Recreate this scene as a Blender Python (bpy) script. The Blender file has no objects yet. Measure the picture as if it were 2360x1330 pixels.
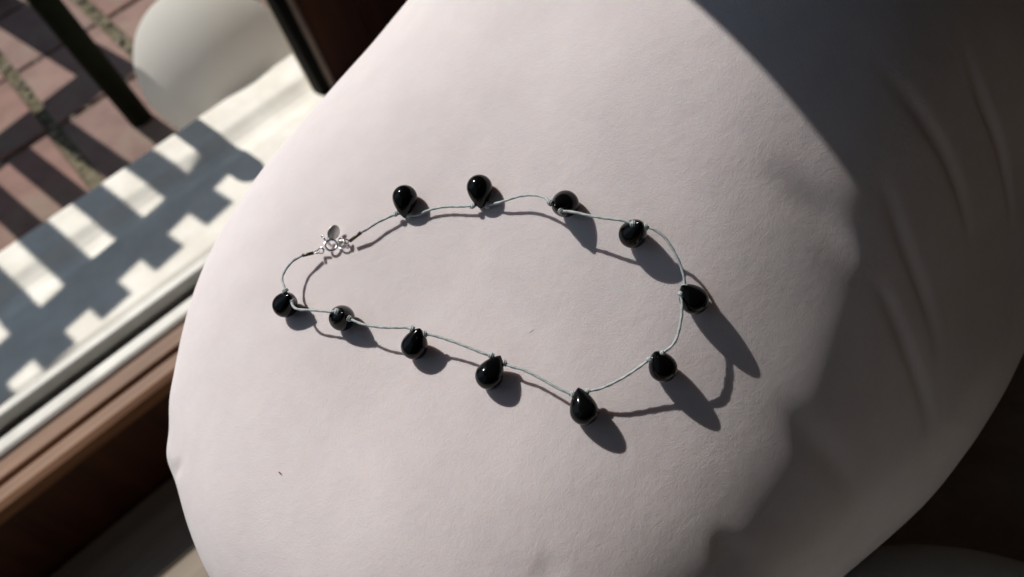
import bpy, bmesh, math, random
import numpy as np
from mathutils import Vector, Matrix, Quaternion

random.seed(7)
rng = np.random.default_rng(7)
scene = bpy.context.scene
COL = scene.collection

# ------------------------------------------------------------------ camera
# World: X runs along the door sill, Y points out of the door, Z is up; metres; floor of the room at z = 0.
CAM_Z = 0.685
UP = np.array([-0.21411264, -0.58024525, -0.78579338])     # world axes seen from the camera (x right, y down, z forward)
XA = np.array([0.73649, -0.62434109, 0.26034724])
YA = np.array([-0.64166834, -0.52298533, 0.56102414])
WM = np.array([XA, YA, UP])
FPX = 1835.0
cam_data = bpy.data.cameras.new("camera")
cam_data.sensor_width = 36.0
cam_data.lens = 36.0 * FPX / 2360.0
cam_data.clip_start = 0.01
cam_data.clip_end = 60.0
cam_data.dof.use_dof = True
cam_data.dof.focus_distance = 0.286
cam_data.dof.aperture_fstop = 9.0
cam = bpy.data.objects.new("camera", cam_data)
COL.objects.link(cam)
rgt, upv, bck = WM @ np.array([1, 0, 0]), WM @ np.array([0, -1, 0]), WM @ np.array([0, 0, -1])
cam.matrix_world = Matrix(((rgt[0], upv[0], bck[0], 0), (rgt[1], upv[1], bck[1], 0), (rgt[2], upv[2], bck[2], CAM_Z), (0, 0, 0, 1)))
scene.camera = cam

# ------------------------------------------------------------------ world, sun, door light, exposure
world = bpy.data.worlds.new("World")
scene.world = world
world.use_nodes = True
bg = world.node_tree.nodes["Background"]
bg.inputs[0].default_value = (0.027, 0.025, 0.022, 1)      # a dim room
bg.inputs[1].default_value = 0.06

AZ, EL = math.radians(98.5), math.radians(51)
SUN = np.array([math.cos(EL) * math.cos(AZ), math.cos(EL) * math.sin(AZ), math.sin(EL)])
sun_data = bpy.data.lights.new("sun", 'SUN')
sun_data.energy = 4.0
sun_data.angle = math.radians(0.25)
sun_data.color = (1.0, 0.945, 0.855)
sun = bpy.data.objects.new("sun", sun_data)
sun.rotation_euler = Vector(SUN).to_track_quat('Z', 'Y').to_euler()
sun.location = Vector(SUN) * 4
COL.objects.link(sun)

sky_data = bpy.data.lights.new("sky_light_through_door", 'AREA')
sky_data.shape = 'RECTANGLE'
sky_data.size, sky_data.size_y = 4.0, 2.4
sky_data.energy = 14.0
sky_data.color = (0.60, 0.78, 1.0)
sky = bpy.data.objects.new("sky_light_through_door", sky_data)
sky.location = (-0.55, 1.95, 1.65)
sky.rotation_euler = (Vector(sky.location) - Vector((0.1, 0.4, 0.4))).to_track_quat('Z', 'Y').to_euler()
COL.objects.link(sky)

left_data = bpy.data.lights.new("left_fill_light", 'AREA')  # added fill, placed at the left to lighten the bead shadows
left_data.shape = 'RECTANGLE'
left_data.size, left_data.size_y = 2.8, 2.2
left_data.energy = 3.4
left_data.color = (0.62, 0.79, 1.0)
left = bpy.data.objects.new("left_fill_light", left_data)
left.location = (-1.6, 0.55, 1.35)
left.rotation_euler = (Vector(left.location) - Vector((0.1, 0.2, 0.45))).to_track_quat('Z', 'Y').to_euler()
COL.objects.link(left)

room_data = bpy.data.lights.new("room_bounce_light", 'AREA')       # light thrown back by the room behind the camera
room_data.shape = 'RECTANGLE'
room_data.size, room_data.size_y = 1.6, 1.6
room_data.energy = 0.21
room_data.color = (1.0, 0.74, 0.50)
room = bpy.data.objects.new("room_bounce_light", room_data)
room.location = (1.25, -1.0, 0.8)
room.rotation_euler = (Vector(room.location) - Vector((0.3, 0.0, 0.25))).to_track_quat('Z', 'Y').to_euler()
COL.objects.link(room)

assist_data = bpy.data.lights.new("focus_assist_lamp", 'POINT')   # the tiny second glint in every bead
assist_data.energy = 0.02
assist_data.shadow_soft_size = 0.0022
assist = bpy.data.objects.new("focus_assist_lamp", assist_data)
assist.location = (0.004, 0.012, CAM_Z + 0.014)
COL.objects.link(assist)

vs = scene.view_settings
vs.view_transform = 'Standard'
vs.look = 'None'
vs.exposure = 0.0
vs.gamma = 1.0
vs.use_curve_mapping = False
scene.render.engine = 'CYCLES'

# ------------------------------------------------------------------ helpers
def tag(o, label=None, category=None, group=None, kind=None):
    if label: o["label"] = label
    if category: o["category"] = category
    if group: o["group"] = group
    if kind: o["kind"] = kind
    return o

def link(name, me, material=None, parent=None, smooth=False):
    o = bpy.data.objects.new(name, me)
    COL.objects.link(o)
    if material is not None and not me.materials: me.materials.append(material)
    if parent is not None: o.parent = parent
    if smooth:
        me.polygons.foreach_set("use_smooth", [True] * len(me.polygons))
    return o

def empty(name, loc=(0, 0, 0)):
    o = bpy.data.objects.new(name, None)
    o.empty_display_size = 0.02
    o.location = loc
    COL.objects.link(o)
    return o

def mesh_from(name, verts, faces):
    me = bpy.data.meshes.new(name)
    me.from_pydata([tuple(v) for v in verts], [], faces)
    me.update()
    return me

def box_mesh(name, x0, x1, y0, y1, z0, z1, bevel=0.0, seg=2):
    bm = bmesh.new()
    bmesh.ops.create_cube(bm, size=1.0)
    for v in bm.verts:
        v.co = ((x0 + x1) / 2 + v.co.x * (x1 - x0), (y0 + y1) / 2 + v.co.y * (y1 - y0), (z0 + z1) / 2 + v.co.z * (z1 - z0))
    if bevel > 0:
        bmesh.ops.bevel(bm, geom=list(bm.edges), offset=bevel, segments=seg, profile=0.6, affect='EDGES', clamp_overlap=True)
    bmesh.ops.recalc_face_normals(bm, faces=bm.faces)
    me = bpy.data.meshes.new(name)
    bm.to_mesh(me); bm.free()
    return me

def extrude_profile(name, prof, x0, x1, nx=1):
    """prof: closed list of (y, z), swept along X"""
    n = len(prof); verts = []; faces = []
    for i in range(nx + 1):
        x = x0 + (x1 - x0) * i / nx
        verts += [(x, y, z) for y, z in prof]
    for i in range(nx):
        for j in range(n):
            a, b = i * n + j, i * n + (j + 1) % n
            faces.append((a, b, b + n, a + n))
    faces.append(tuple(range(n - 1, -1, -1))); faces.append(tuple(nx * n + j for j in range(n)))
    me = mesh_from(name, verts, faces)
    bm = bmesh.new(); bm.from_mesh(me); bmesh.ops.recalc_face_normals(bm, faces=bm.faces); bm.to_mesh(me); bm.free()
    return me

def lathe(name, prof, seg=48):
    """prof: list of (r, z) bottom to top, closed at both ends by r = 0"""
    verts = []; faces = []; rings = []
    for r, z in prof:
        if r < 1e-9:
            rings.append([len(verts)]); verts.append((0, 0, z))
        else:
            rings.append(list(range(len(verts), len(verts) + seg)))
            verts += [(r * math.cos(2 * math.pi * k / seg), r * math.sin(2 * math.pi * k / seg), z) for k in range(seg)]
    for a, b in zip(rings[:-1], rings[1:]):
        for k in range(seg):
            k2 = (k + 1) % seg
            if len(a) == 1 and len(b) == 1: continue
            if len(a) == 1: faces.append((a[0], b[k2], b[k]))
            elif len(b) == 1: faces.append((a[k], a[k2], b[0]))
            else: faces.append((a[k], a[k2], b[k2], b[k]))
    return mesh_from(name, verts, faces)

def catmull(pts, per=10):
    P = [np.array(p, float) for p in pts]
    P = [2 * P[0] - P[1]] + P + [2 * P[-1] - P[-2]]
    out = []
    for i in range(1, len(P) - 2):
        p0, p1, p2, p3 = P[i - 1], P[i], P[i + 1], P[i + 2]
        t0 = 0; t1 = t0 + np.linalg.norm(p1 - p0) ** .5; t2 = t1 + np.linalg.norm(p2 - p1) ** .5; t3 = t2 + np.linalg.norm(p3 - p2) ** .5
        for k in range(per):
            t = t1 + (t2 - t1) * k / per
            a1 = (t1 - t) / (t1 - t0) * p0 + (t - t0) / (t1 - t0) * p1
            a2 = (t2 - t) / (t2 - t1) * p1 + (t - t1) / (t2 - t1) * p2
            a3 = (t3 - t) / (t3 - t2) * p2 + (t - t2) / (t3 - t2) * p3
            b1 = (t2 - t) / (t2 - t0) * a1 + (t - t0) / (t2 - t0) * a2
            b2 = (t3 - t) / (t3 - t1) * a2 + (t - t1) / (t3 - t1) * a3
            out.append((t2 - t) / (t2 - t1) * b1 + (t - t1) / (t2 - t1) * b2)
    out.append(P[-2])
    return out

def tube(name, path, ra, rb=None, seg=10, twist=0.0, closed=False, wob=0.0):
    """tube with an elliptical section (ra x rb) that twists along the path"""
    rb = ra if rb is None else rb
    path = [np.array(p, float) for p in path]
    n = len(path); verts = []; faces = []
    up = np.array([0.13, 0.21, 0.97]); acc = 0.0
    ph = random.random() * 6
    for i, p in enumerate(path):
        a = path[(i - 1) % n] if closed else path[max(i - 1, 0)]
        b = path[(i + 1) % n] if closed else path[min(i + 1, n - 1)]
        t = b - a; t /= np.linalg.norm(t) + 1e-12
        up = up - up.dot(t) * t; up /= np.linalg.norm(up) + 1e-12
        s = np.cross(t, up)
        acc += np.linalg.norm(p - path[i - 1]) if i else 0
        an = twist * acc + ph
        k = 1 + wob * math.sin(acc * 2600 + ph) + wob * math.sin(acc * 1130 + 2 * ph)
        for j in range(seg):
            q = 2 * math.pi * j / seg
            u, v = ra * k * math.cos(q), rb * k * math.sin(q)
            uu, vv = u * math.cos(an) - v * math.sin(an), u * math.sin(an) + v * math.cos(an)
            verts.append(p + uu * s + vv * up)
    m = n if closed else n - 1
    for i in range(m):
        for j in range(seg):
            a, b = i * seg + j, i * seg + (j + 1) % seg
            c, d = ((i + 1) % n) * seg + (j + 1) % seg, ((i + 1) % n) * seg + j
            faces.append((a, b, c, d))
    if not closed:
        faces.append(tuple(range(seg - 1, -1, -1))); faces.append(tuple((n - 1) * seg + j for j in range(seg)))
    return mesh_from(name, verts, faces)

def torus_path(c, ax1, ax2, n=40):
    return [np.array(c) + math.cos(2 * math.pi * k / n) * np.array(ax1) + math.sin(2 * math.pi * k / n) * np.array(ax2) for k in range(n)]

# ------------------------------------------------------------------ materials
def new_mat(name):
    m = bpy.data.materials.new(name); m.use_nodes = True
    nt = m.node_tree; b = nt.nodes["Principled BSDF"]
    return m, nt, b

def noise(nt, scale, detail=4, rough=0.55, vec=None, dim='3D'):
    n = nt.nodes.new("ShaderNodeTexNoise"); n.inputs["Scale"].default_value = scale
    n.inputs["Detail"].default_value = detail; n.inputs["Roughness"].default_value = rough
    if vec is not None: nt.links.new(vec, n.inputs["Vector"])
    return n

def objvec(nt, scale=None):
    t = nt.nodes.new("ShaderNodeTexCoord")
    if scale is None: return t.outputs["Object"]
    mp = nt.nodes.new("ShaderNodeMapping"); mp.inputs["Scale"].default_value = scale
    nt.links.new(t.outputs["Object"], mp.inputs["Vector"])
    return mp.outputs["Vector"]

def ramp(nt, fac, stops):
    r = nt.nodes.new("ShaderNodeValToRGB"); e = r.color_ramp.elements
    while len(e) < len(stops): e.new(0.5)
    for k, (p, c) in enumerate(stops):
        e[k].position = p; e[k].color = (*c, 1)
    nt.links.new(fac, r.inputs["Fac"])
    return r.outputs["Color"]

def bump(nt, height, strength, dist, prev=None):
    b = nt.nodes.new("ShaderNodeBump"); b.inputs["Strength"].default_value = strength; b.inputs["Distance"].default_value = dist
    nt.links.new(height, b.inputs["Height"])
    if prev is not None: nt.links.new(prev, b.inputs["Normal"])
    return b.outputs["Normal"]

def mottled(name, c0, c1, scale, rough=0.7, bscale=None, bstr=0.3, bdist=0.001, vscale=None, spec=0.3, lo=0.35, hi=0.65):
    m, nt, b = new_mat(name)
    v = objvec(nt, vscale)
    n = noise(nt, scale, 6, 0.6, v)
    nt.links.new(ramp(nt, n.outputs["Fac"], [(lo, c0), (hi, c1)]), b.inputs["Base Color"])
    b.inputs["Roughness"].default_value = rough
    b.inputs["Specular IOR Level"].default_value = spec
    if bscale:
        nb = noise(nt, bscale, 5, 0.6, v)
        nt.links.new(bump(nt, nb.outputs["Fac"], bstr, bdist), b.inputs["Normal"])
    return m

def fabric(name, c0, c1, sheen, grain, gdist, sss=0.0):
    m, nt, b = new_mat(name)
    v = objvec(nt)
    n1 = noise(nt, 55, 4, 0.6, v)
    nt.links.new(ramp(nt, n1.outputs["Fac"], [(0.3, c0), (0.7, c1)]), b.inputs["Base Color"])
    b.inputs["Roughness"].default_value = 0.95
    b.inputs["Specular IOR Level"].default_value = 0.08
    b.inputs["Sheen Weight"].default_value = sheen
    b.inputs["Sheen Roughness"].default_value = 0.55
    if sss > 0:                     # light creeping through the soft nap
        b.inputs["Subsurface Weight"].default_value = sss
        b.inputs["Subsurface Radius"].default_value = (1.0, 0.72, 0.55)
        b.inputs["Subsurface Scale"].default_value = 0.0030
    big = noise(nt, grain * 0.16, 4, 0.65, v)
    v2 = objvec(nt, (1.0, 1.5, 1.2))
    g1 = noise(nt, grain, 9, 0.84, v2)
    nrm = bump(nt, big.outputs["Fac"], 0.3, gdist * 2.4)
    nrm = bump(nt, g1.outputs["Fac"], 0.7, gdist, nrm)
    fz = noise(nt, grain * 2.3, 2, 0.5, v)
    nrm = bump(nt, fz.outputs["Fac"], 0.6, gdist * 0.55, nrm)
    nt.links.new(nrm, b.inputs["Normal"])
    return m

MAT = {}
MAT["cushion"] = fabric("pale_lilac_grey_fabric", (0.662, 0.606, 0.632), (0.710, 0.655, 0.676), 0.0, 1150, 0.00034, 0.65)
MAT["pouf"] = fabric("dark_grey_fabric", (0.74, 0.74, 0.70), (0.80, 0.80, 0.76), 0.05, 500, 0.0008)
MAT["brown_fabric"] = fabric("brown_upholstery", (0.42, 0.31, 0.23), (0.52, 0.39, 0.30), 0.05, 700, 0.0005)
MAT["shadow_blocker"] = fabric("dark_linen", (0.12, 0.10, 0.085), (0.16, 0.135, 0.11), 0.0, 500, 0.0005)

m, nt, b = new_mat("black_glass")
b.inputs["Base Color"].default_value = (0.0028, 0.0028, 0.0032, 1)
b.inputs["Roughness"].default_value = 0.13
b.inputs["IOR"].default_value = 1.29
MAT["bead"] = m

m, nt, b = new_mat("grey_blue_waxed_cord")
v = objvec(nt, (1, 1, 1))
n1 = noise(nt, 1800, 4, 0.6, v)
nt.links.new(ramp(nt, n1.outputs["Fac"], [(0.3, (0.30, 0.345, 0.365)), (0.7, (0.46, 0.51, 0.53))]), b.inputs["Base Color"])
b.inputs["Roughness"].default_value = 0.5
n2 = noise(nt, 2600, 3, 0.6, v)
nt.links.new(bump(nt, n2.outputs["Fac"], 0.5, 0.00018), b.inputs["Normal"])
MAT["cord"] = m

m, nt, b = new_mat("polished_silver")
b.inputs["Base Color"].default_value = (0.88, 0.87, 0.85, 1); b.inputs["Metallic"].default_value = 1
b.inputs["Roughness"].default_value = 0.13
MAT["silver"] = m
m, nt, b = new_mat("brushed_silver")
b.inputs["Base Color"].default_value = (0.80, 0.80, 0.80, 1); b.inputs["Metallic"].default_value = 1
b.inputs["Roughness"].default_value = 0.42
MAT["brushed"] = m
m, nt, b = new_mat("dull_silver_tube")
b.inputs["Base Color"].default_value = (0.13, 0.115, 0.095, 1); b.inputs["Metallic"].default_value = 1
b.inputs["Roughness"].default_value = 0.42
MAT["tube"] = m

MAT["sill"] = mottled("cream_painted_stone", (0.76, 0.73, 0.665), (0.91, 0.885, 0.83), 22, 0.75, 180, 0.25, 0.0006)
MAT["sill_metal"] = mottled("white_painted_metal", (0.52, 0.51, 0.485), (0.66, 0.65, 0.62), 30, 0.5, None, spec=0.5)
MAT["gasket"] = mottled("dark_rubber", (0.035, 0.034, 0.030), (0.06, 0.055, 0.05), 60, 0.6)
MAT["oak"] = mottled("brown_varnished_wood", (0.14, 0.065, 0.034), (0.27, 0.14, 0.08), 9, 0.55, 60, 0.3, 0.0006, vscale=(0.7, 9, 9))
MAT["dark_wood"] = mottled("dark_mahogany", (0.035, 0.012, 0.007), (0.07, 0.024, 0.012), 7, 0.5, 60, 0.2, 0.0006, vscale=(8, 8, 0.6))
MAT["trim"] = mottled("worn_brown_trim", (0.16, 0.115, 0.095), (0.26, 0.20, 0.17), 30, 0.5)
MAT["cream"] = mottled("cream_paint", (0.62, 0.54, 0.40), (0.74, 0.66, 0.50), 30, 0.6)
MAT["black"] = mottled("black_frame_paint", (0.005, 0.0045, 0.0035), (0.009, 0.008, 0.006), 40, 0.8, spec=0.1)
MAT["green"] = mottled("dark_green_paint", (0.006, 0.009, 0.004), (0.012, 0.017, 0.008), 40, 0.8, spec=0.12)
MAT["bench"] = mottled("dark_brown_oiled_wood", (0.20, 0.125, 0.08), (0.30, 0.20, 0.135), 9, 0.5, 60, 0.2, 0.0006, vscale=(0.8, 9, 9))
MAT["fence"] = mottled("dark_brown_stained_wood", (0.02, 0.012, 0.008), (0.045, 0.028, 0.018), 12, 0.6, vscale=(8, 8, 0.7))
m, nt, b = new_mat("frosted_white_glass")
df = nt.nodes.new("ShaderNodeBsdfDiffuse"); df.inputs["Color"].default_value = (0.85, 0.84, 0.81, 1)
tl = nt.nodes.new("ShaderNodeBsdfTranslucent"); tl.inputs["Color"].default_value = (0.85, 0.84, 0.81, 1)
mx = nt.nodes.new("ShaderNodeMixShader"); mx.inputs[0].default_value = 0.5
nt.links.new(df.outputs[0], mx.inputs[1]); nt.links.new(tl.outputs[0], mx.inputs[2])
nt.links.new(mx.outputs[0], nt.nodes["Material Output"].inputs["Surface"])
MAT["globe"] = m
MAT["sand"] = mottled("mossy_joint_sand", (0.075, 0.066, 0.035), (0.21, 0.185, 0.13), 55, 0.95, 300, 0.6, 0.002)
MAT["pebble"] = mottled("pale_pebble", (0.16, 0.145, 0.11), (0.46, 0.43, 0.36), 90, 0.8)

def paver_mat(k):
    base = [(0.235, 0.148, 0.13), (0.265, 0.165, 0.143), (0.22, 0.152, 0.133), (0.25, 0.142, 0.12)][k]
    m, nt, b = new_mat("pink_clay_paver_%s" % "abcd"[k])
    v = objvec(nt)
    n1 = noise(nt, 16, 6, 0.65, v)
    c = ramp(nt, n1.outputs["Fac"], [(0.25, tuple(x * 0.62 for x in base)), (0.5, base), (0.75, tuple(min(1, x * 1.25) for x in base))])
    n2 = noise(nt, 7, 5, 0.7, v)
    mix = nt.nodes.new("ShaderNodeMix"); mix.data_type = 'RGBA'
    r = nt.nodes.new("ShaderNodeMapRange"); r.inputs[1].default_value = 0.52; r.inputs[2].default_value = 0.7
    nt.links.new(n2.outputs["Fac"], r.inputs[0]); nt.links.new(r.outputs[0], mix.inputs[0])
    nt.links.new(c, mix.inputs[6]); mix.inputs[7].default_value = (0.22, 0.19, 0.145, 1)
    nt.links.new(mix.outputs[2], b.inputs["Base Color"])
    b.inputs["Roughness"].default_value = 0.85
    n3 = noise(nt, 260, 5, 0.6, v)
    nt.links.new(bump(nt, n3.outputs["Fac"], 0.4, 0.0012), b.inputs["Normal"])
    return m
PAVER = [paver_mat(k) for k in range(4)]

def plank_mat(k):
    base = [(0.24, 0.19, 0.145), (0.21, 0.165, 0.12), (0.27, 0.215, 0.16)][k]
    return mottled("floor_plank_wood_%s" % "abc"[k], tuple(x * 0.7 for x in base), base, 6, 0.55, 70, 0.25, 0.0005, vscale=(0.8, 10, 10))
PLANK = [plank_mat(k) for k in range(3)]

# ------------------------------------------------------------------ the room's edge, the sill and the terrace
Z = lambda z_mm: CAM_Z + z_mm / 1000.0
SILL_Z = Z(-570)
TER_Z = Z(-690)

# room floor: boards parallel to the sill
floor = link("floor", box_mesh("floor", -2.2, 2.6, -1.9, 0.6, -0.05, -0.016), MAT["oak"])
tag(floor, kind="structure")
plank_meshes = []
for k in range(3):
    pm = box_mesh("floor_plank", -0.6, 0.6, -0.0435, 0.0435, -0.016, 0.0, 0.0012, 1)
    pm.materials.append(PLANK[k]); plank_meshes.append(pm)
row = 0; y = 0.5425
while y > -1.85:
    off = [0.0, 0.55, 0.25, 0.8][row % 4]
    for c in range(-2, 2):
        x = c * 1.2 + off
        if x < -2.2 or x > 2.4: continue
        p = bpy.data.objects.new("floor_plank", random.choice(plank_meshes)); COL.objects.link(p)
        p.location = (x, y, random.uniform(-0.0008, 0.0)); p.parent = floor
    y -= 0.0885; row += 1

# stepped sill: stone slab with a shallow channel, white metal tracks, brown wooden nosing
sill = empty("door_sill", (0, 0.76, 0)); tag(sill, kind="structure")
def sill_part(name, prof_mm, material, x0=-1.6, x1=1.6, nx=1, parent=sill, smooth=False):
    me = extrude_profile(name, [(y / 1000.0 - 0.76, SILL_Z + z / 1000.0) for y, z in prof_mm], x0, x1, nx)
    return link(name, me, material, parent, smooth)
sill_part("stone_slab", [(919, -150), (919, -5), (917, -1.5), (912, 0), (868, 0), (862, -0.8), (851, -5.5), (841, -8.5), (829, -8.5), (820, -6), (806, -1), (799, 0), (704, 0), (699, -2), (698, -8), (698, -150)], MAT["sill"])
sill_part("metal_track", [(693, -8), (693, 2), (691, 4), (681, 4), (679, 2), (679, -8)], MAT["sill_metal"])
sill_part("track_seal", [(679, -90), (679, -14), (654, -14), (654, -90)], MAT["gasket"])
sill_part("metal_track", [(656, -13), (656, 1), (654, 3), (641, 3), (638, 1), (637, -13)], MAT["sill_metal"])
nos = sill_part("wooden_nosing", [(636, -110), (636, -3), (634, -1), (616, -1), (614, -3), (614, -110)], MAT["oak"])
nos2 = sill_part("wooden_nosing", [(611, -5), (608, -2.5), (594, -2.5), (588, -6), (587, -13), (587, -19), (611, -19)], MAT["oak"])
sill_part("riser", [(606, -19.5), (592, -19.5), (592, -131), (606, -131)], MAT["dark_wood"])  # face toned dark to stand for the shade below the nosing

# terrace: mossy bed, pink pavers laid in columns, pebbles in the joints
terrace = link("terrace", box_mesh("terrace", -2.4, 2.6, 0.921, 4.2, TER_Z - 0.09, TER_Z - 0.007), MAT["sand"])
tag(terrace, kind="structure")
pav_meshes = []
for k in range(4):
    pm = box_mesh("paver", -0.0795, 0.0795, -0.1065, 0.1065, -0.03, 0.0, 0.004, 2)
    pm.materials.append(PAVER[k]); pav_meshes.append(pm)
for ci in range(-8, 9):
    x = (-0.049 + 0.091) + ci * 0.182
    for ri in range(0, 9):
        y = 1.536 - 0.1125 + (ri - 2) * 0.225
        if y < 1.15: continue
        p = bpy.data.objects.new("paver", pav_meshes[random.randrange(4)]); COL.objects.link(p)
        p.location = (x + random.uniform(-.002, .002), y + random.uniform(-.002, .002), TER_Z + random.uniform(-0.002, 0.001))
        p.rotation_euler = (random.uniform(-.008, .008), random.uniform(-.008, .008), random.uniform(-.012, .012))
        p.parent = terrace
for ci in range(-8, 9):                      # cut row against the slab
    x = (-0.049 + 0.091) + ci * 0.182
    me = box_mesh("paver", -0.0795, 0.0795, -0.075, 0.082, -0.03, 0.0, 0.004, 2); me.materials.append(PAVER[(ci * 7) % 4])
    p = bpy.data.objects.new("paver", me); COL.objects.link(p); p.location = (x, 0.999, TER_Z - 0.001); p.parent = terrace
bm = bmesh.new()
for k in range(1100):
    if random.random() < 0.62:
        x = -0.049 + random.randrange(-3, 4) * 0.182 + random.gauss(0, 0.007); y = random.uniform(0.93, 2.2)
    else:
        x = random.uniform(-0.6, 0.6); y = 1.536 + random.randrange(-2, 4) * 0.225 + random.gauss(0, 0.004)
    r = random.choice([0.0015, 0.002, 0.0028, 0.004, 0.0055])
    g = bmesh.ops.create_icosphere(bm, subdivisions=1, radius=r, matrix=Matrix.Translation((x, y, TER_Z - 0.006 + r * 0.5)) @ Matrix.Diagonal((1.2, random.uniform(.7, 1), random.uniform(.5, .9), 1)))
me = bpy.data.meshes.new("joint_pebbles"); bm.to_mesh(me); bm.free()
tag(link("joint_pebbles", me, MAT["pebble"], terrace, True), kind="stuff")
# dry crumbs of leaf on the paving
def crumb(name, loc, s, material, label, seed):
    r_ = random.Random(seed); bm = bmesh.new(); bmesh.ops.create_icosphere(bm, subdivisions=2, radius=s)
    for v in bm.verts: v.co = Vector((v.co.x * 1.5, v.co.y, v.co.z * 0.4)) * (1 + r_.uniform(-.3, .3))
    me = bpy.data.meshes.new(name); bm.to_mesh(me); bm.free()
    o = link(name, me, material, None, True); o.location = loc; o.rotation_euler = (0, 0, r_.uniform(0, 3))
    return tag(o, label, "leaf")

# ------------------------------------------------------------------ the cushion: surface definition
PP = [2.18898, 2.2269, -3.46953, 1.06986, 0.69809, 0.70277, -0.0917, 0.17604, 0.2787, 0.88727, 0.56324]
WK = np.array([-0.0141, -0.007, -0.0268, 0.0096, -0.01, 0.0378, 0.0257, 0.0415, 0.0283, -0.0582, 0.0581, 0.0399, 0.0154, 0.0344, -0.0515, 0.0561, 0.0248, 0.0347, 0.0632, -0.0308, -0.0173, 0.0125, 0.0337, 0.0601, -0.0123, -0.0575, -0.0175, -0.0312, 0.0127, 0.0499, 0.0195, 0.1086, 0.085, -0.0299, -0.0125, -0.0117, -0.0097, -0.0056, 0.0534])
CK = np.array([[64.8, 347.2, -172.4], [28.1, 341.7, -226.7], [-13.6, 292.0, -253.6], [-50.0, 245.6, -274.9], [-89.5, 228.7, -324.5], [119.4, 348.0, -206.7], [65.1, 267.7, -212.5], [25.4, 216.9, -227.1], [-7.8, 182.4, -249.3], [-38.4, 158.6, -279.9], [150.9, 279.0, -200.0], [96.4, 212.9, -205.2], [57.7, 171.2, -220.4], [25.8, 139.9, -240.0], [-2.1, 115.9, -264.7], [177.2, 221.6, -194.5], [126.2, 171.2, -204.4], [88.3, 135.7, -221.1], [56.8, 107.4, -241.1], [29.7, 84.5, -265.3], [210.9, 183.1, -200.8], [159.4, 139.5, -212.4], [120.8, 106.8, -230.1], [89.2, 80.2, -251.9], [62.5, 57.8, -279.3], [256.7, 154.8, -218.6], [202.1, 114.0, -231.8], [160.8, 81.9, -250.8], [128.8, 55.5, -277.6], [105.2, 33.0, -320.6], [320.9, 130.8, -249.4], [263.6, 91.5, -268.2], [223.6, 59.6, -298.9], [204.4, 32.4, -360.9], [150.2, 1.9, -352.3], [-37.9, 272.7, -266.2], [-83.6, 229.4, -326.9], [229.8, 37.4, -361.5], [132.6, 32.4, -327.7]])
def rodrigues(w):
    w = np.array(w); t = np.linalg.norm(w); k = w / t
    K = np.array([[0, -k[2], k[1]], [k[2], 0, -k[0]], [-k[1], k[0], 0]])
    return np.eye(3) + math.sin(t) * K + (1 - math.cos(t)) * K @ K
QC = np.array(PP[:3]) * 100; QS = np.exp(np.array(PP[3:6])) * 100; QR = rodrigues(PP[6:9]); QP, QQ = math.exp(PP[9]), math.exp(PP[10])
def field(P):                       # < 1 inside the cushion; millimetres from the camera
    dt = P.dtype; X = np.abs(((P - QC.astype(dt)) @ QR.astype(dt)) / QS.astype(dt)) + dt.type(1e-7)
    f = ((X[..., 0] ** QP + X[..., 1] ** QP) ** (QQ / QP) + X[..., 2] ** QQ) ** (1 / QQ)
    for w, c in zip(WK.astype(P.dtype), CK.astype(P.dtype)):
        f = f + w * np.exp(-((P - c) ** 2).sum(-1) / 9800.0)
    return f
def grad(P, e=0.5):
    g = np.stack([field(P + e * np.eye(3)[k]) - field(P - e * np.eye(3)[k]) for k in range(3)], -1)
    return g / np.linalg.norm(g, axis=-1, keepdims=True)
def ray(q):
    v = WM @ np.array([q[0] - 1180.0, q[1] - 665.0, FPX]); return v / np.linalg.norm(v)
_T = np.linspace(150, 700, 2201)
def hit(q):
    r = ray(q); f = field(r * _T[:, None]); k = int(np.argmax(f < 1)) if (f < 1).any() else int(f.argmin())
    if k and f[k] < 1: t = _T[k - 1] + (_T[k] - _T[k - 1]) * (f[k - 1] - 1) / (f[k - 1] - f[k])
    else: t = _T[k]
    return r * t
def above(q, h):                    # point h mm above the cushion, seen at picture point q
    P = hit(q); n = grad(P); r = ray(q)
    return P - r * (h / max(0.2, -n.dot(r)))
def height(Q):                      # height of a point over the cushion
    r = Q / np.linalg.norm(Q); f = field(r * _T[:, None]); k = int(np.argmax(f < 1))
    P = r * _T[k]; n = grad(P); return float((Q - P) @ n)
def M(P): return np.array([P[0], P[1], P[2]]) / 1000.0 + np.array([0, 0, CAM_Z])

# quad-sphere grown to that surface
NQ = 210
lin = np.tan(np.linspace(-math.pi / 4, math.pi / 4, NQ + 1))
dirs = []; idx = {}; faces = []
grid_ids = []
key = {}
for ax in range(3):
    for sg in (1, -1):
        A_, B_ = np.meshgrid(lin, lin, indexing='ij')
        D_ = np.zeros((NQ + 1, NQ + 1, 3)); D_[..., ax] = sg; D_[..., (ax + 1) % 3] = A_; D_[..., (ax + 2) % 3] = B_ * sg
        base = len(dirs); dirs += list(D_.reshape(-1, 3))
        ids = base + np.arange((NQ + 1) ** 2).reshape(NQ + 1, NQ + 1)
        faces += [tuple(q) for q in np.stack([ids[:-1, :-1], ids[1:, :-1], ids[1:, 1:], ids[:-1, 1:]], -1).reshape(-1, 4)]
dirs = np.array(dirs)
rk = np.round(dirs, 6)
uni, inv = np.unique(rk, axis=0, return_inverse=True); inv = inv.reshape(-1)
dirs = uni; faces = inv[np.array(faces)]
dirs = (dirs * np.array([1.25, 0.95, 0.8])); dirs /= np.linalg.norm(dirs, axis=1, keepdims=True)
lo = np.full(len(dirs), 60.0, np.float32); hi = np.full(len(dirs), 420.0, np.float32)
d32, q32 = dirs.astype(np.float32), QC.astype(np.float32)
for _ in range(17):
    mid = (lo + hi) / 2; ins = field(q32 + d32 * mid[:, None]) < 1
    lo = np.where(ins, mid, lo); hi = np.where(ins, hi, mid)
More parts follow.
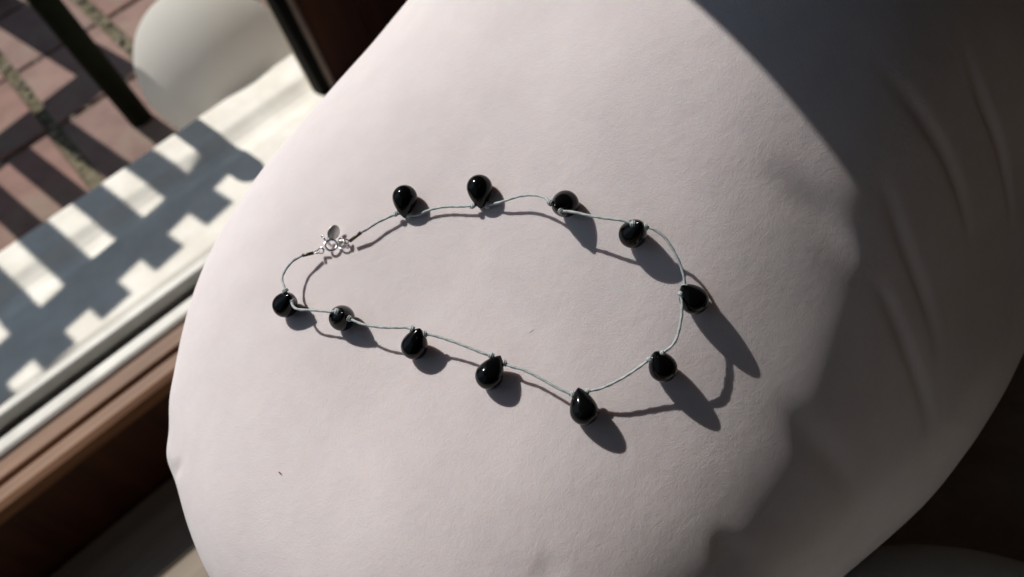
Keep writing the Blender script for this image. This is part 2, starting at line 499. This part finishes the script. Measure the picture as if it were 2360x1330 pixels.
PV = QC + dirs * ((lo + hi) / 2).astype(float)[:, None]
PN = grad(PV)

def crease(pts, depth, width, ridge=0.5, side=1.0, taper=0.35):
    """press a soft fold into the cushion along picture points that lie on it"""
    global PV
    L_ = np.array([hit(q) for q in catmull([(a, b_) for a, b_ in pts], 4)])
    near = np.where(((PV - L_.mean(0)) ** 2).sum(1) < (np.linalg.norm(L_ - L_.mean(0), axis=1).max() + 6 * width) ** 2)[0]
    Pn = PV[near]; best = np.full(len(near), 1e9); sgn = np.zeros(len(near)); tt = np.zeros(len(near))
    seglen = np.linalg.norm(np.diff(L_, axis=0), axis=1); cum = np.concatenate([[0], np.cumsum(seglen)])
    for k in range(len(L_) - 1):
        d_ = L_[k + 1] - L_[k]; l2 = d_ @ d_ + 1e-9
        u = np.clip(((Pn - L_[k]) @ d_) / l2, 0, 1); w_ = Pn - L_[k] - u[:, None] * d_
        dist = np.linalg.norm(w_, axis=1); better = dist < best
        best = np.where(better, dist, best)
        s_ = np.sign(np.einsum('ij,ij->i', np.cross(np.broadcast_to(d_, w_.shape), w_), PN[near]))
        sgn = np.where(better, s_, sgn); tt = np.where(better, (cum[k] + u * seglen[k]) / cum[-1], tt)
    env = np.clip(np.minimum(tt, 1 - tt) / taper, 0, 1); env = env * env * (3 - 2 * env)
    x = best * sgn * side / width
    prof = -np.exp(-x * x) + ridge * np.exp(-((x - 1.7) / 1.1) ** 2) + 0.25 * ridge * np.exp(-((x + 2.0) / 1.3) ** 2)
    PV[near] += PN[near] * (depth * env * prof)[:, None]

def swell(q, amount, radius):
    global PV
    c = hit(q); PV = PV + PN * (amount * np.exp(-((PV - c) ** 2).sum(1) / radius ** 2))[:, None]

crease([(1735, 352), (1775, 385), (1830, 432), (1890, 492), (1945, 560), (1990, 628)], 1.6, 6.0, 0.25, 1.0, 0.5)
crease([(1755, 900), (1800, 938), (1841, 979), (1926, 1079), (1985, 1180)], 1.2, 6.0, 0.2, 1.0, 0.55)
crease([(1630, 1200), (1661, 1245), (1700, 1290), (1750, 1345)], 1.1, 5.0, 0.2, 1.0, 0.55)
crease([(1979, 110), (2100, 263), (2168, 384), (2210, 516), (2225, 600)], 1.5, 2.8, 0.08, 1.0, 0.4)
crease([(1985, 400), (2037, 447), (2074, 553), (2126, 684), (2150, 770), (2163, 860)], 1.6, 2.8, 0.1, 1.0, 0.35)
crease([(2168, 70), (2210, 210), (2258, 337), (2295, 474), (2310, 560)], 1.5, 2.8, 0.08, 1.0, 0.4)
crease([(1985, 620), (2040, 690), (2097, 828), (2135, 946), (2140, 1030)], 1.6, 2.8, 0.1, 1.0, 0.3)
crease([(1225, 1290), (1262, 1318), (1290, 1360)], 0.6, 5.0, 0.2, 1.0, 0.4)
swell((2335, 70), 12.0, 80.0)
swell((396, 1050), 2.2, 9.0)
swell((398, 925), 1.2, 12.0)
crease([(402, 1092), (418, 1070), (424, 1040)], 0.7, 3.0, 0.2, 1.0, 0.45)

# soft unevenness of the filling
for k in range(14):
    w_ = rng.normal(size=3); w_ /= np.linalg.norm(w_); lam = rng.uniform(28, 80)
    PV = PV + PN * (0.0011 * lam * np.sin(PV @ w_ * 2 * math.pi / lam + rng.uniform(0, 6)))[:, None]
PV[:, 2] = np.where(PV[:, 2] < -500, -500 - 8 * np.tanh((-500 - PV[:, 2]) / 8), PV[:, 2])
VW = PV / 1000.0 + np.array([0, 0, CAM_Z])
CB = np.array([QC[0] / 1000, QC[1] / 1000, VW[:, 2].min()])
me = bpy.data.meshes.new("cushion")
me.vertices.add(len(VW)); me.vertices.foreach_set("co", (VW - CB).ravel())
me.loops.add(len(faces) * 4); me.loops.foreach_set("vertex_index", faces.astype(np.int32).ravel())
me.polygons.add(len(faces)); me.polygons.foreach_set("loop_start", np.arange(len(faces), dtype=np.int32) * 4)
me.update(calc_edges=True); me.validate()
bmc = bmesh.new(); bmc.from_mesh(me); bmesh.ops.recalc_face_normals(bmc, faces=bmc.faces); bmc.to_mesh(me); bmc.free()
cushion = link("cushion", me, MAT["cushion"], None, True)
cushion.location = CB
tag(cushion, "plump pale lilac grey cushion that the black bead necklace lies on", "cushion")

# ------------------------------------------------------------------ daybed under the cushion, second cushion on it
DB_Z = CB[2] - 0.0015
daybed = empty("low_daybed", (0.38, 0.08, 0)); daybed.rotation_euler = (0, 0, math.radians(-38))
nm = 150; vs_ = []; fs = []
for i in range(nm + 1):
    for j in range(nm + 1):
        u, v = i / nm, j / nm; x = -0.45 + 0.9 * u; y = -0.60 + 0.775 * v
        ed = min(u, 1 - u, v * 0.86, (1 - v) * 0.86) * 0.9
        z = DB_Z - 0.03 * max(0, 1 - ed / 0.045) ** 2.2 - 0.003
        z += 0.0016 * math.sin(y * 95 + 1.6 * math.sin(x * 5)) + 0.0012 * math.sin(y * 171 + 2.2 * math.sin(x * 3 + 1)) + 0.001 * math.sin(x * 23 + y * 40)
        vs_.append((x, y, z))
for i in range(nm):
    for j in range(nm):
        a_ = i * (nm + 1) + j; fs.append((a_, a_ + nm + 1, a_ + nm + 2, a_ + 1))
rim = [i * (nm + 1) for i in range(nm + 1)] + [nm * (nm + 1) + j for j in range(1, nm + 1)] + [i * (nm + 1) + nm for i in range(nm - 1, -1, -1)] + [j for j in range(nm - 1, 0, -1)]
b0 = len(vs_); vs_ += [(vs_[k][0], vs_[k][1], DB_Z - 0.085) for k in rim]; nr = len(rim)
fs += [(rim[k], rim[(k + 1) % nr], b0 + (k + 1) % nr, b0 + k) for k in range(nr)] + [tuple(b0 + k for k in range(nr))]
me = mesh_from("mattress", vs_, fs); bm = bmesh.new(); bm.from_mesh(me); bmesh.ops.recalc_face_normals(bm, faces=bm.faces); bm.to_mesh(me); bm.free()
link("mattress", me, MAT["brown_fabric"], daybed, True)
link("frame", box_mesh("frame", -0.455, 0.455, -0.605, 0.18, DB_Z - 0.125, DB_Z - 0.0855, 0.003), MAT["bench"], daybed)
for x0 in (-0.45, 0.41):
    for y0 in (-0.60, 0.135):
        link("leg", box_mesh("leg", x0, x0 + 0.04, y0, y0 + 0.04, 0.0, DB_Z - 0.1255, 0.002), MAT["bench"], daybed)
tag(daybed, "low daybed with rumpled brown fabric mattress under the pale cushion, dim at right edge", "daybed")

def superquad(name, a, b_, c, p, q, n=90):
    vs_ = []; fs = []
    for i in range(n + 1):
        th = -math.pi / 2 + math.pi * i / n
        for j in range(2 * n):
            ph = math.pi * j / n
            d_ = np.array([math.cos(th) * math.cos(ph), math.cos(th) * math.sin(ph), math.sin(th)])
            X = np.abs(d_ / np.array([a, b_, c])) + 1e-12
            s_ = ((X[0] ** p + X[1] ** p) ** (q / p) + X[2] ** q) ** (-1 / q)
            wob = 1 + 0.012 * math.sin(5 * ph + 1.3) * math.cos(th)
            vs_.append(d_ * s_ * wob)
    for i in range(n):
        for j in range(2 * n):
            k = (j + 1) % (2 * n); fs.append((i * 2 * n + j, i * 2 * n + k, (i + 1) * 2 * n + k, (i + 1) * 2 * n + j))
    me = mesh_from(name, vs_, fs)
    bm = bmesh.new(); bm.from_mesh(me); bmesh.ops.remove_doubles(bm, verts=bm.verts, dist=1e-6); bmesh.ops.recalc_face_normals(bm, faces=bm.faces); bm.to_mesh(me); bm.free()
    return me
gc2 = link("grey_cushion", superquad("grey_cushion", 0.155, 0.165, 0.056, 2.8, 2.2), MAT["pouf"], None, True)
gc2.location = (0.070, -0.107, DB_Z + 0.056); gc2.rotation_euler = (0, 0, math.radians(6))
tag(gc2, "grey fabric cushion peeking into the lower right corner", "cushion")

# ------------------------------------------------------------------ door leaf standing in the sill channel (top of the picture)
leaf = empty("door_leaf", (0.227, 0.80, SILL_Z - 0.0083))
def leaf_box(name, x0, x1, y0, y1, z0, z1, material, bev=0.002):
    return link(name, box_mesh(name, x0, x1, y0, y1, z0, z1, bev), material, leaf)
leaf_box("edge_seal", 0.0, 0.0125, 0.004, 0.034, 0.0, 1.95, MAT["black"])
leaf_box("corner_trim", 0.0127, 0.0185, -0.004, 0.030, 0.0, 1.95, MAT["trim"], 0.0015)
leaf_box("stile", 0.0188, 0.085, 0.002, 0.036, 0.0, 1.95, MAT["dark_wood"])
leaf_box("weather_strip", 0.000, 0.009, 0.0345, 0.0395, 0.0, 1.95, MAT["cream"], 0.001)
leaf_box("bottom_rail", 0.0855, 0.92, 0.003, 0.035, 0.0, 0.11, MAT["dark_wood"])
leaf_box("panel", 0.0855, 0.92, 0.010, 0.028, 0.1105, 1.84, MAT["dark_wood"], 0.0)
leaf_box("top_rail", 0.0855, 0.92, 0.003, 0.035, 1.8405, 1.95, MAT["dark_wood"])
leaf_box("stile", 0.9205, 1.0, 0.002, 0.036, 0.0, 1.95, MAT["dark_wood"])
tag(leaf, "dark wooden door leaf with black edge seal standing on the cream sill", "door")

# cloth added out of view to block sun; its hem draws the cushion's shadow edge
CX, CY = 0.140, 0.56
nx, nz = 90, 48; vs_ = []; fs = []
for i in range(nx + 1):
    for k in range(nz + 1):
        s_ = i / nx; x = CX + s_ * 0.85
        y = CY + 0.022 * math.sin(s_ * 46) * min(1, s_ * 14) * (0.75 + 0.25 * math.sin(k * 0.5))
        zz = Z(-60) + (1.75 - Z(-60)) * k / nz
        vs_.append((x - CX - (1 - s_) * 0.27 * max(0, zz - Z(250)), y - CY, zz))
for i in range(nx):
    for k in range(nz):
        a = i * (nz + 1) + k; fs.append((a, a + nz + 1, a + nz + 2, a + 1))
shadow_blocker = empty("shadow_blocker", (CX, CY, 0))
cl = link("cloth", mesh_from("cloth", vs_, fs), MAT["shadow_blocker"], shadow_blocker, True)
sm = cl.modifiers.new("thickness", 'SOLIDIFY'); sm.thickness = 0.002
rod = link("rod", tube("rod", [(-0.25, 0, 1.762), (1.0, 0, 1.762)], 0.011, seg=16), MAT["dark_wood"], shadow_blocker, True)
tag(shadow_blocker, "dark curtain hanging just out of the picture, shading the cushion's right side", "shadow_blocker")

# ------------------------------------------------------------------ on the terrace: slatted railing (its shadow stripes the sill), pole, globe
FX, FY, FR = -0.051, 1.85, math.radians(9.6)
rail = empty("slatted_railing", (FX, FY, TER_Z)); rail.rotation_euler = (0, 0, FR)
def rail_box(name, x0, x1, y0, y1, z0, z1, bev=0.003):
    return link(name, box_mesh(name, x0, x1, y0, y1, z0, z1, bev), MAT["fence"], rail)
pitch = 0.0715; nsl = 9
rail_box("post", 0.018, 0.090, -0.02, 0.02, 0.0, 0.650, 0.004)
slat = box_mesh("slat", -0.0200, 0.0200, -0.008, 0.008, 0.588, 1.486, 0.002)
slat.materials.append(MAT["fence"])
for k in range(1, nsl + 1):
    o = bpy.data.objects.new("slat", slat); COL.objects.link(o); o.location = (-k * pitch, 0, 0); o.parent = rail
rail_box("bottom_rail", -pitch * (nsl + 1), 0.0215, 0.0085, 0.028, 0.580, 0.672)
tr = [(-0.008, 1.383), (-0.008, 1.451), (-0.12, 1.463), (-0.24, 1.472), (-pitch * (nsl + 1), 1.482), (-pitch * (nsl + 1), 1.444), (-0.24, 1.424), (-0.12, 1.405)]
n8 = len(tr); tv = [(x, 0.0085, z) for x, z in tr] + [(x, 0.028, z) for x, z in tr]
tf = [tuple(range(n8)), tuple(range(2 * n8 - 1, n8 - 1, -1))] + [(k, (k + 1) % n8, n8 + (k + 1) % n8, n8 + k) for k in range(n8)]
link("top_rail", mesh_from("top_rail", tv, tf), MAT["fence"], rail)
rail_box("post", -pitch * (nsl + 1) - 0.0405, -pitch * (nsl + 1) - 0.0005, -0.02, 0.02, 0.0, 1.477, 0.006)
tag(rail, "dark slatted railing out of the picture whose shadow stripes the cream sill", "railing")

pole = empty("garden_pole", (0.061, 1.191, TER_Z))
pa, pb = np.array([0, 0, 0.004]), np.array([-0.014, -0.075, 0.57]); pd = (pb - pa) / np.linalg.norm(pb - pa); pl = np.linalg.norm(pb - pa)
prof = [(0, -0.02), (0.0175, -0.02), (0.0175, pl - 0.0165)] + [(0, pl - 0.0165)]
bm = bmesh.new(); bmesh.ops.create_uvsphere(bm, u_segments=24, v_segments=12, radius=0.0172, matrix=Matrix.Translation(Vector(pb - pd * 0.0165)))
mk = bpy.data.meshes.new("end_cap"); bm.to_mesh(mk); bm.free(); link("end_cap", mk, MAT["green"], pole, True)
sh = link("shaft", lathe("shaft", prof, 32), MAT["green"], pole, True)
sh.rotation_mode = 'QUATERNION'; sh.rotation_quaternion = Vector(pd).to_track_quat('Z', 'Y'); sh.location = pa
tag(pole, "dark green round pole standing on the pink paving beside the white globe", "pole")

GR = 0.1025
gr = ray((500, 150)); gc = gr * (-590 / gr[2]); gc = M(gc)
prof = []
for k in range(61):
    a = -math.pi / 2 + math.pi * k / 60
    r = math.cos(a); z = math.sin(a)
    if z < 0: r *= 1 - 0.10 * z * z; z *= 1.06
    prof.append((GR * max(r, 0), GR * z))
prof[0] = (0, prof[0][1]); prof[-1] = (0, prof[-1][1])
globe = link("globe_ornament", lathe("globe_ornament", prof, 96), MAT["globe"], None, True)
globe.location = (gc[0], gc[1], TER_Z + GR * 1.06 - 0.007)
tag(globe, "large smooth off-white globe standing on the terrace behind the sill", "globe")

# ------------------------------------------------------------------ the necklace
BR = 4.85; ZT = 1.66 * BR; TD = 1.30 * BR; TR = 0.33 * BR            # ball radius, tip end, hole position, radius at the hole (mm)
prof = [(BR * math.cos(-math.pi / 2 + math.pi / 2 * k / 28), BR * math.sin(-math.pi / 2 + math.pi / 2 * k / 28)) for k in range(28)]
for k in range(40):
    u = 1 - (1 - k / 40) ** 1.8
    prof.append((BR * (1 - u ** 1.66) ** 0.80, ZT * u))
prof[0] = (0, -BR); prof.append((0, ZT))
bead_me = lathe("bead", [(r / 1000, z / 1000) for r, z in prof], 56)
bead_me.materials.append(MAT["bead"]); bead_me.polygons.foreach_set("use_smooth", [True] * len(bead_me.polygons))

# a hand-tied overhand knot: two turns of cord drawn up round a core
kp = []
for k in range(61):
    t = k / 60; a = 2 * math.pi * 2.15 * t
    rr = 0.62 + 0.16 * math.sin(math.pi * t) + 0.07 * math.sin(3 * a)
    kp.append((rr * math.cos(a) / 1000, rr * math.sin(a) / 1000, (t - 0.5) * 1.15 / 1000 + 0.22 * math.sin(a + 0.6) / 1000))
knot_me = tube("knot", kp, 0.00044, seg=9); knot_me.materials.append(MAT["cord"])
kb = bmesh.new(); kb.from_mesh(knot_me)
bmesh.ops.create_uvsphere(kb, u_segments=12, v_segments=8, radius=0.00074, matrix=Matrix.Diagonal((1, 1, 1.1, 1)))
kb.to_mesh(knot_me); kb.free(); knot_me.polygons.foreach_set("use_smooth", [True] * len(knot_me.polygons))

nb = M(above((1100, 660), 0))
necklace = empty("necklace", nb)
tag(necklace, "black teardrop bead necklace on knotted grey cord with silver clasp, on the cushion", "necklace")
def npart(name, me, material=None, parent=necklace, smooth=True):
    o = link(name, me, material, parent, smooth); o.location = -Vector(nb) if parent is necklace else (0, 0, 0)
    return o

# ball centre, tip end, knot before, knot after (picture points along the string), lying flat or standing
BEADS = [
    ((657, 703), (668, 680), (658, 668), (673, 692), 1),
    ((788, 733), (791, 722), (776, 718), (805, 734), 1),
    ((955, 798), (967, 757), (950, 756), (979, 768), 1),
    ((1127, 866), (1156, 815), (1133, 820), (1164, 834), 0),
    ((1346, 947), (1332, 891), (1319, 909), (1353, 904), 0),
    ((1528, 848), (1510, 811), (1497, 829), (1527, 816), 1),
    ((1600, 692), (1572, 658), (1570, 680), (1577, 658), 1),
    ((1458, 540), (1477, 512), (1488, 522), (1458, 517), 1),
    ((1303, 470), (1278, 476), (1293, 486), (1266, 468), 1),
    ((1105, 432), (1108, 484), (1122, 479), (1090, 479), 0),
    ((933, 455), (932, 500), (943, 502), (912, 495), 0),
]
ends = []; KW = []
for ci, ti, k0, k1, stand in BEADS:
    # rest the ball on the cloth
    C_ = above(ci, BR * 0.97)
    for _ in range(6):
        h_ = height(C_); C_ = C_ * (1 - (BR * 0.97 - h_) / max(0.3, -grad(C_) @ ray(ci)) / np.linalg.norm(C_))
    tp = (ci[0] + (ti[0] - ci[0]) * TD / ZT, ci[1] + (ti[1] - ci[1]) * TD / ZT)
    r = ray(tp); bq = r @ C_; disc = bq * bq - (C_ @ C_ - TD * TD)
    sols = [bq - math.sqrt(max(disc, 0)), bq + math.sqrt(max(disc, 0))]
    T_ = r * sols[0]
    if not stand:                      # lying: the tip drops to the cloth
        T2 = r * sols[1]; T_ = min((T_, T2, r * bq), key=lambda P_: abs(height(P_) - TR * 1.5))
    ax = T_ - C_; ax /= np.linalg.norm(ax); T_ = C_ + ax * TD
    o = bpy.data.objects.new("bead", bead_me); COL.objects.link(o); o.parent = necklace
    o.rotation_mode = 'QUATERNION'; o.rotation_quaternion = Vector(ax).to_track_quat('Z', 'Y')
    o.location = Vector(M(C_)) - Vector(nb)
    zt = (T_ @ WM)[2]
    ks = []
    for kq in (k0, k1):
        rr = ray(kq); K_ = rr * (zt / (rr @ WM)[2])
        off = K_ - T_; off -= off.dot(ax) * ax * 0.6
        K_ = T_ + off
        if height(K_) < 0.9: K_ = above(kq, 0.9)
        ks.append(K_)
    for K_, other in ((ks[0], ks[1]), (ks[1], ks[0])):
        d_ = K_ - T_; d_ /= np.linalg.norm(d_)
        o = bpy.data.objects.new("knot", knot_me); COL.objects.link(o); o.parent = necklace
        o.rotation_mode = 'QUATERNION'; o.rotation_quaternion = Vector(d_).to_track_quat('Z', 'Y') @ Quaternion((0, 0, 1), random.uniform(0, 6))
        o.location = Vector(M(K_)) - Vector(nb)
    npart("cord_through_bead", tube("cord_through_bead", [M(ks[0]), M(T_ * 0.5 + (ks[0] + ks[1]) * 0.25), M(ks[1])], 0.00045, seg=8), MAT["cord"])
    ends.append(ks)

def cord(p0, p1, mids, hs=None, sag=0.0):
    """p0, p1: end points; mids: picture points between them; heights run evenly between the ends"""
    h0, h1 = max(height(p0), 0.6), max(height(p1), 0.6); pts = [p0]
    n = len(mids)
    for k, q in enumerate(mids):
        s_ = (k + 1) / (n + 1)
        h = hs[k] if hs else max(0.7, h0 + (h1 - h0) * s_ - sag * 4 * s_ * (1 - s_))
        pts.append(above(q, h))
    pts.append(p1)
    path = catmull([M(P_) for P_ in pts], 14)
    npart("cord", tube("cord", path, 0.00054, 0.00046, seg=12, twist=800, wob=0.035), MAT["cord"])

TUBE_A = (above((697, 589), 5.2), above((723, 583), 3.6))
TUBE_B = (above((832, 536), 4.2), above((806, 556), 3.0))
cord(TUBE_A[0], ends[0][0], [(676, 601), (658, 622), (650, 642), (654, 658)], [6.0, 7.2, 8.4, 9.4])
cord(ends[0][1], ends[1][0], [(674, 703), (684, 712), (720, 715), (758, 718)])
cord(ends[1][1], ends[2][0], [(835, 747), (875, 754), (912, 755), (935, 755)])
cord(ends[2][1], ends[3][0], [(1002, 774), (1040, 786), (1080, 801), (1115, 815)])
cord(ends[3][1], ends[4][0], [(1176, 844), (1205, 852), (1245, 872), (1290, 897)])
cord(ends[4][1], ends[5][0], [(1385, 895), (1430, 874), (1465, 852), (1484, 838)])
cord(ends[5][1], ends[6][0], [(1554, 790), (1569, 740), (1572, 702)])
cord(ends[6][1], ends[7][0], [(1575, 632), (1560, 593), (1532, 548), (1507, 529)])
cord(ends[7][1], ends[8][0], [(1438, 509), (1395, 503), (1358, 497), (1322, 489)])
cord(ends[8][1], ends[9][0], [(1254, 455), (1232, 450), (1200, 452), (1150, 467)])
cord(ends[9][1], ends[10][0], [(1065, 476), (1025, 477), (990, 484), (962, 496)])
cord(ends[10][1], TUBE_B[0], [(893, 502), (868, 514), (848, 527)])
for T_ in (TUBE_A, TUBE_B):
    npart("crimp_tube", tube("crimp_tube", [M(T_[0]), M(T_[0] * .5 + T_[1] * .5), M(T_[1])], 0.00068, seg=14), MAT["tube"])

# silver clasp
XR, YD = ray((1280, 665)) - ray((1080, 665)), ray((1180, 765)) - ray((1180, 565))
XR /= np.linalg.norm(XR); YD /= np.linalg.norm(YD)
def ring(name, q, h, rx, ry, tilt, minor, parent=necklace, tiltx=0.0):
    c = above(q, h); n = grad(hit(q)); e1 = XR - XR.dot(n) * n; e1 /= np.linalg.norm(e1); e2 = np.cross(n, e1)
    a1 = math.cos(tiltx) * e1 + math.sin(tiltx) * n; nn = np.cross(a1, e2)
    a2 = math.cos(tilt) * e2 + math.sin(tilt) * nn
    pth = [M(P_) for P_ in torus_path(c, a1 * rx, a2 * ry, 44)]
    return npart(name, tube(name, pth, minor / 1000, seg=10, closed=True), MAT["silver"], parent), c, a1, a2
def vring(name, q, h, R_, yaw, pitch_, minor, parent=necklace):
    """ring turned by yaw/pitch from facing the camera"""
    c = above(q, h); v_ = -c / np.linalg.norm(c)
    a1 = math.cos(yaw) * XR + math.sin(yaw) * v_; a2 = math.cos(pitch_) * YD + math.sin(pitch_) * v_
    pth = [M(P_) for P_ in torus_path(c, a1 * R_, a2 * R_, 44)]
    return npart(name, tube(name, pth, minor / 1000, seg=10, closed=True), MAT["silver"], parent), c
spring, sc = vring("spring_ring", (763, 565), 2.2, 2.35, 0.1, 0.45, 0.52)
def rod_part(name, a, b_, rad, parent):
    me = tube(name, [M(a), M(a * .5 + b_ * .5), M(b_)], rad / 1000, seg=10)
    o = npart(name, me, MAT["silver"], parent); return o
kn = rod_part("trigger", above((752, 556), 1.8), above((743, 545), 2.6), 0.42, spring)
bmk = bmesh.new(); bmesh.ops.create_uvsphere(bmk, u_segments=14, v_segments=10, radius=0.00062, matrix=Matrix.Translation(Vector(M(above((743, 545), 2.6)))))
mk = bpy.data.meshes.new("trigger_knob"); bmk.to_mesh(mk); bmk.free()
npart("trigger_knob", mk, MAT["silver"], spring)
vring("jump_ring", (788, 563), 1.9, 1.85, 0.5, 0.3, 0.40)
vring("link_ring", (740, 578), 2.6, 1.25, 0.5, -0.5, 0.34)
vring("link_ring", (731, 581), 3.2, 0.95, -0.6, 0.9, 0.30)
vring("link_ring", (798, 557), 2.6, 1.05, -0.5, 0.6, 0.34)
vring("link_ring", (786, 552), 2.4, 0.85, 0.2, 0.9, 0.28)
vring("link_ring", (757, 552), 2.6, 0.85, 0.9, 0.2, 0.28)
# little oval tag, propped up against the ring
tc = above((769, 536), 3.2); n_ = grad(hit((769, 536)))
ta = above((776, 520), 3.9) - above((762, 551), 2.4); ta /= np.linalg.norm(ta)
view = -tc / np.linalg.norm(tc)
tw = np.cross(view, ta); tw /= np.linalg.norm(tw); tn = math.cos(0.75) * np.cross(ta, tw) * -1
tw2 = math.cos(0.42) * tw + math.sin(0.42) * view; tn = np.cross(ta, tw2); tn /= np.linalg.norm(tn)
vs_ = []; fs = []; ns = 40
for s_ in (-1, 1):
    for rr, dz in ((1.0, 0.16), (0.93, 0.22), (0.0, 0.24)):
        for k in range(ns):
            a = 2 * math.pi * k / ns
            vs_.append(M(tc + ta * (3.1 * rr * math.cos(a)) + tw2 * (2.5 * rr * math.sin(a)) + tn * (s_ * dz)))
for s_ in (0, 1):
    for q in (0, 1):
        for k in range(ns):
            b0 = s_ * 3 * ns + q * ns; fs.append((b0 + k, b0 + (k + 1) % ns, b0 + ns + (k + 1) % ns, b0 + ns + k))
for k in range(ns): fs.append((k, (k + 1) % ns, 3 * ns + (k + 1) % ns, 3 * ns + k))
me = mesh_from("tag_disc", vs_, fs); bm = bmesh.new(); bm.from_mesh(me); bmesh.ops.remove_doubles(bm, verts=bm.verts, dist=1e-8); bmesh.ops.recalc_face_normals(bm, faces=bm.faces); bm.to_mesh(me); bm.free()
npart("tag_disc", me, MAT["brushed"])

# ------------------------------------------------------------------ lint on the cushion
def lint(q0, q1, rad, colr, label, mid=None):
    m_, nt_, b_ = new_mat("lint_fibre"); b_.inputs["Base Color"].default_value = (*colr, 1); b_.inputs["Roughness"].default_value = 0.9
    qm = mid or ((q0[0] + q1[0]) / 2 + 0.8, (q0[1] + q1[1]) / 2 - 0.8)
    p_ = catmull([M(above(q0, rad)), M(above(qm, rad * 1.6)), M(above(q1, rad))], 5)
    o = link("lint_fibre", tube("lint_fibre", p_, rad / 1000, seg=6), m_, None, True)
    c_ = p_[len(p_) // 2]; o.data.transform(Matrix.Translation(-Vector(c_))); o.location = c_
    return tag(o, label, "lint")
lint((642, 1088), (646, 1093), 0.2, (0.28, 0.08, 0.05), "tiny red brown crumb of lint on the cushion, lower left of the necklace")
lint((1219, 766), (1230, 759), 0.1, (0.85, 0.84, 0.82), "tiny white fibre on the cushion inside the necklace loop")
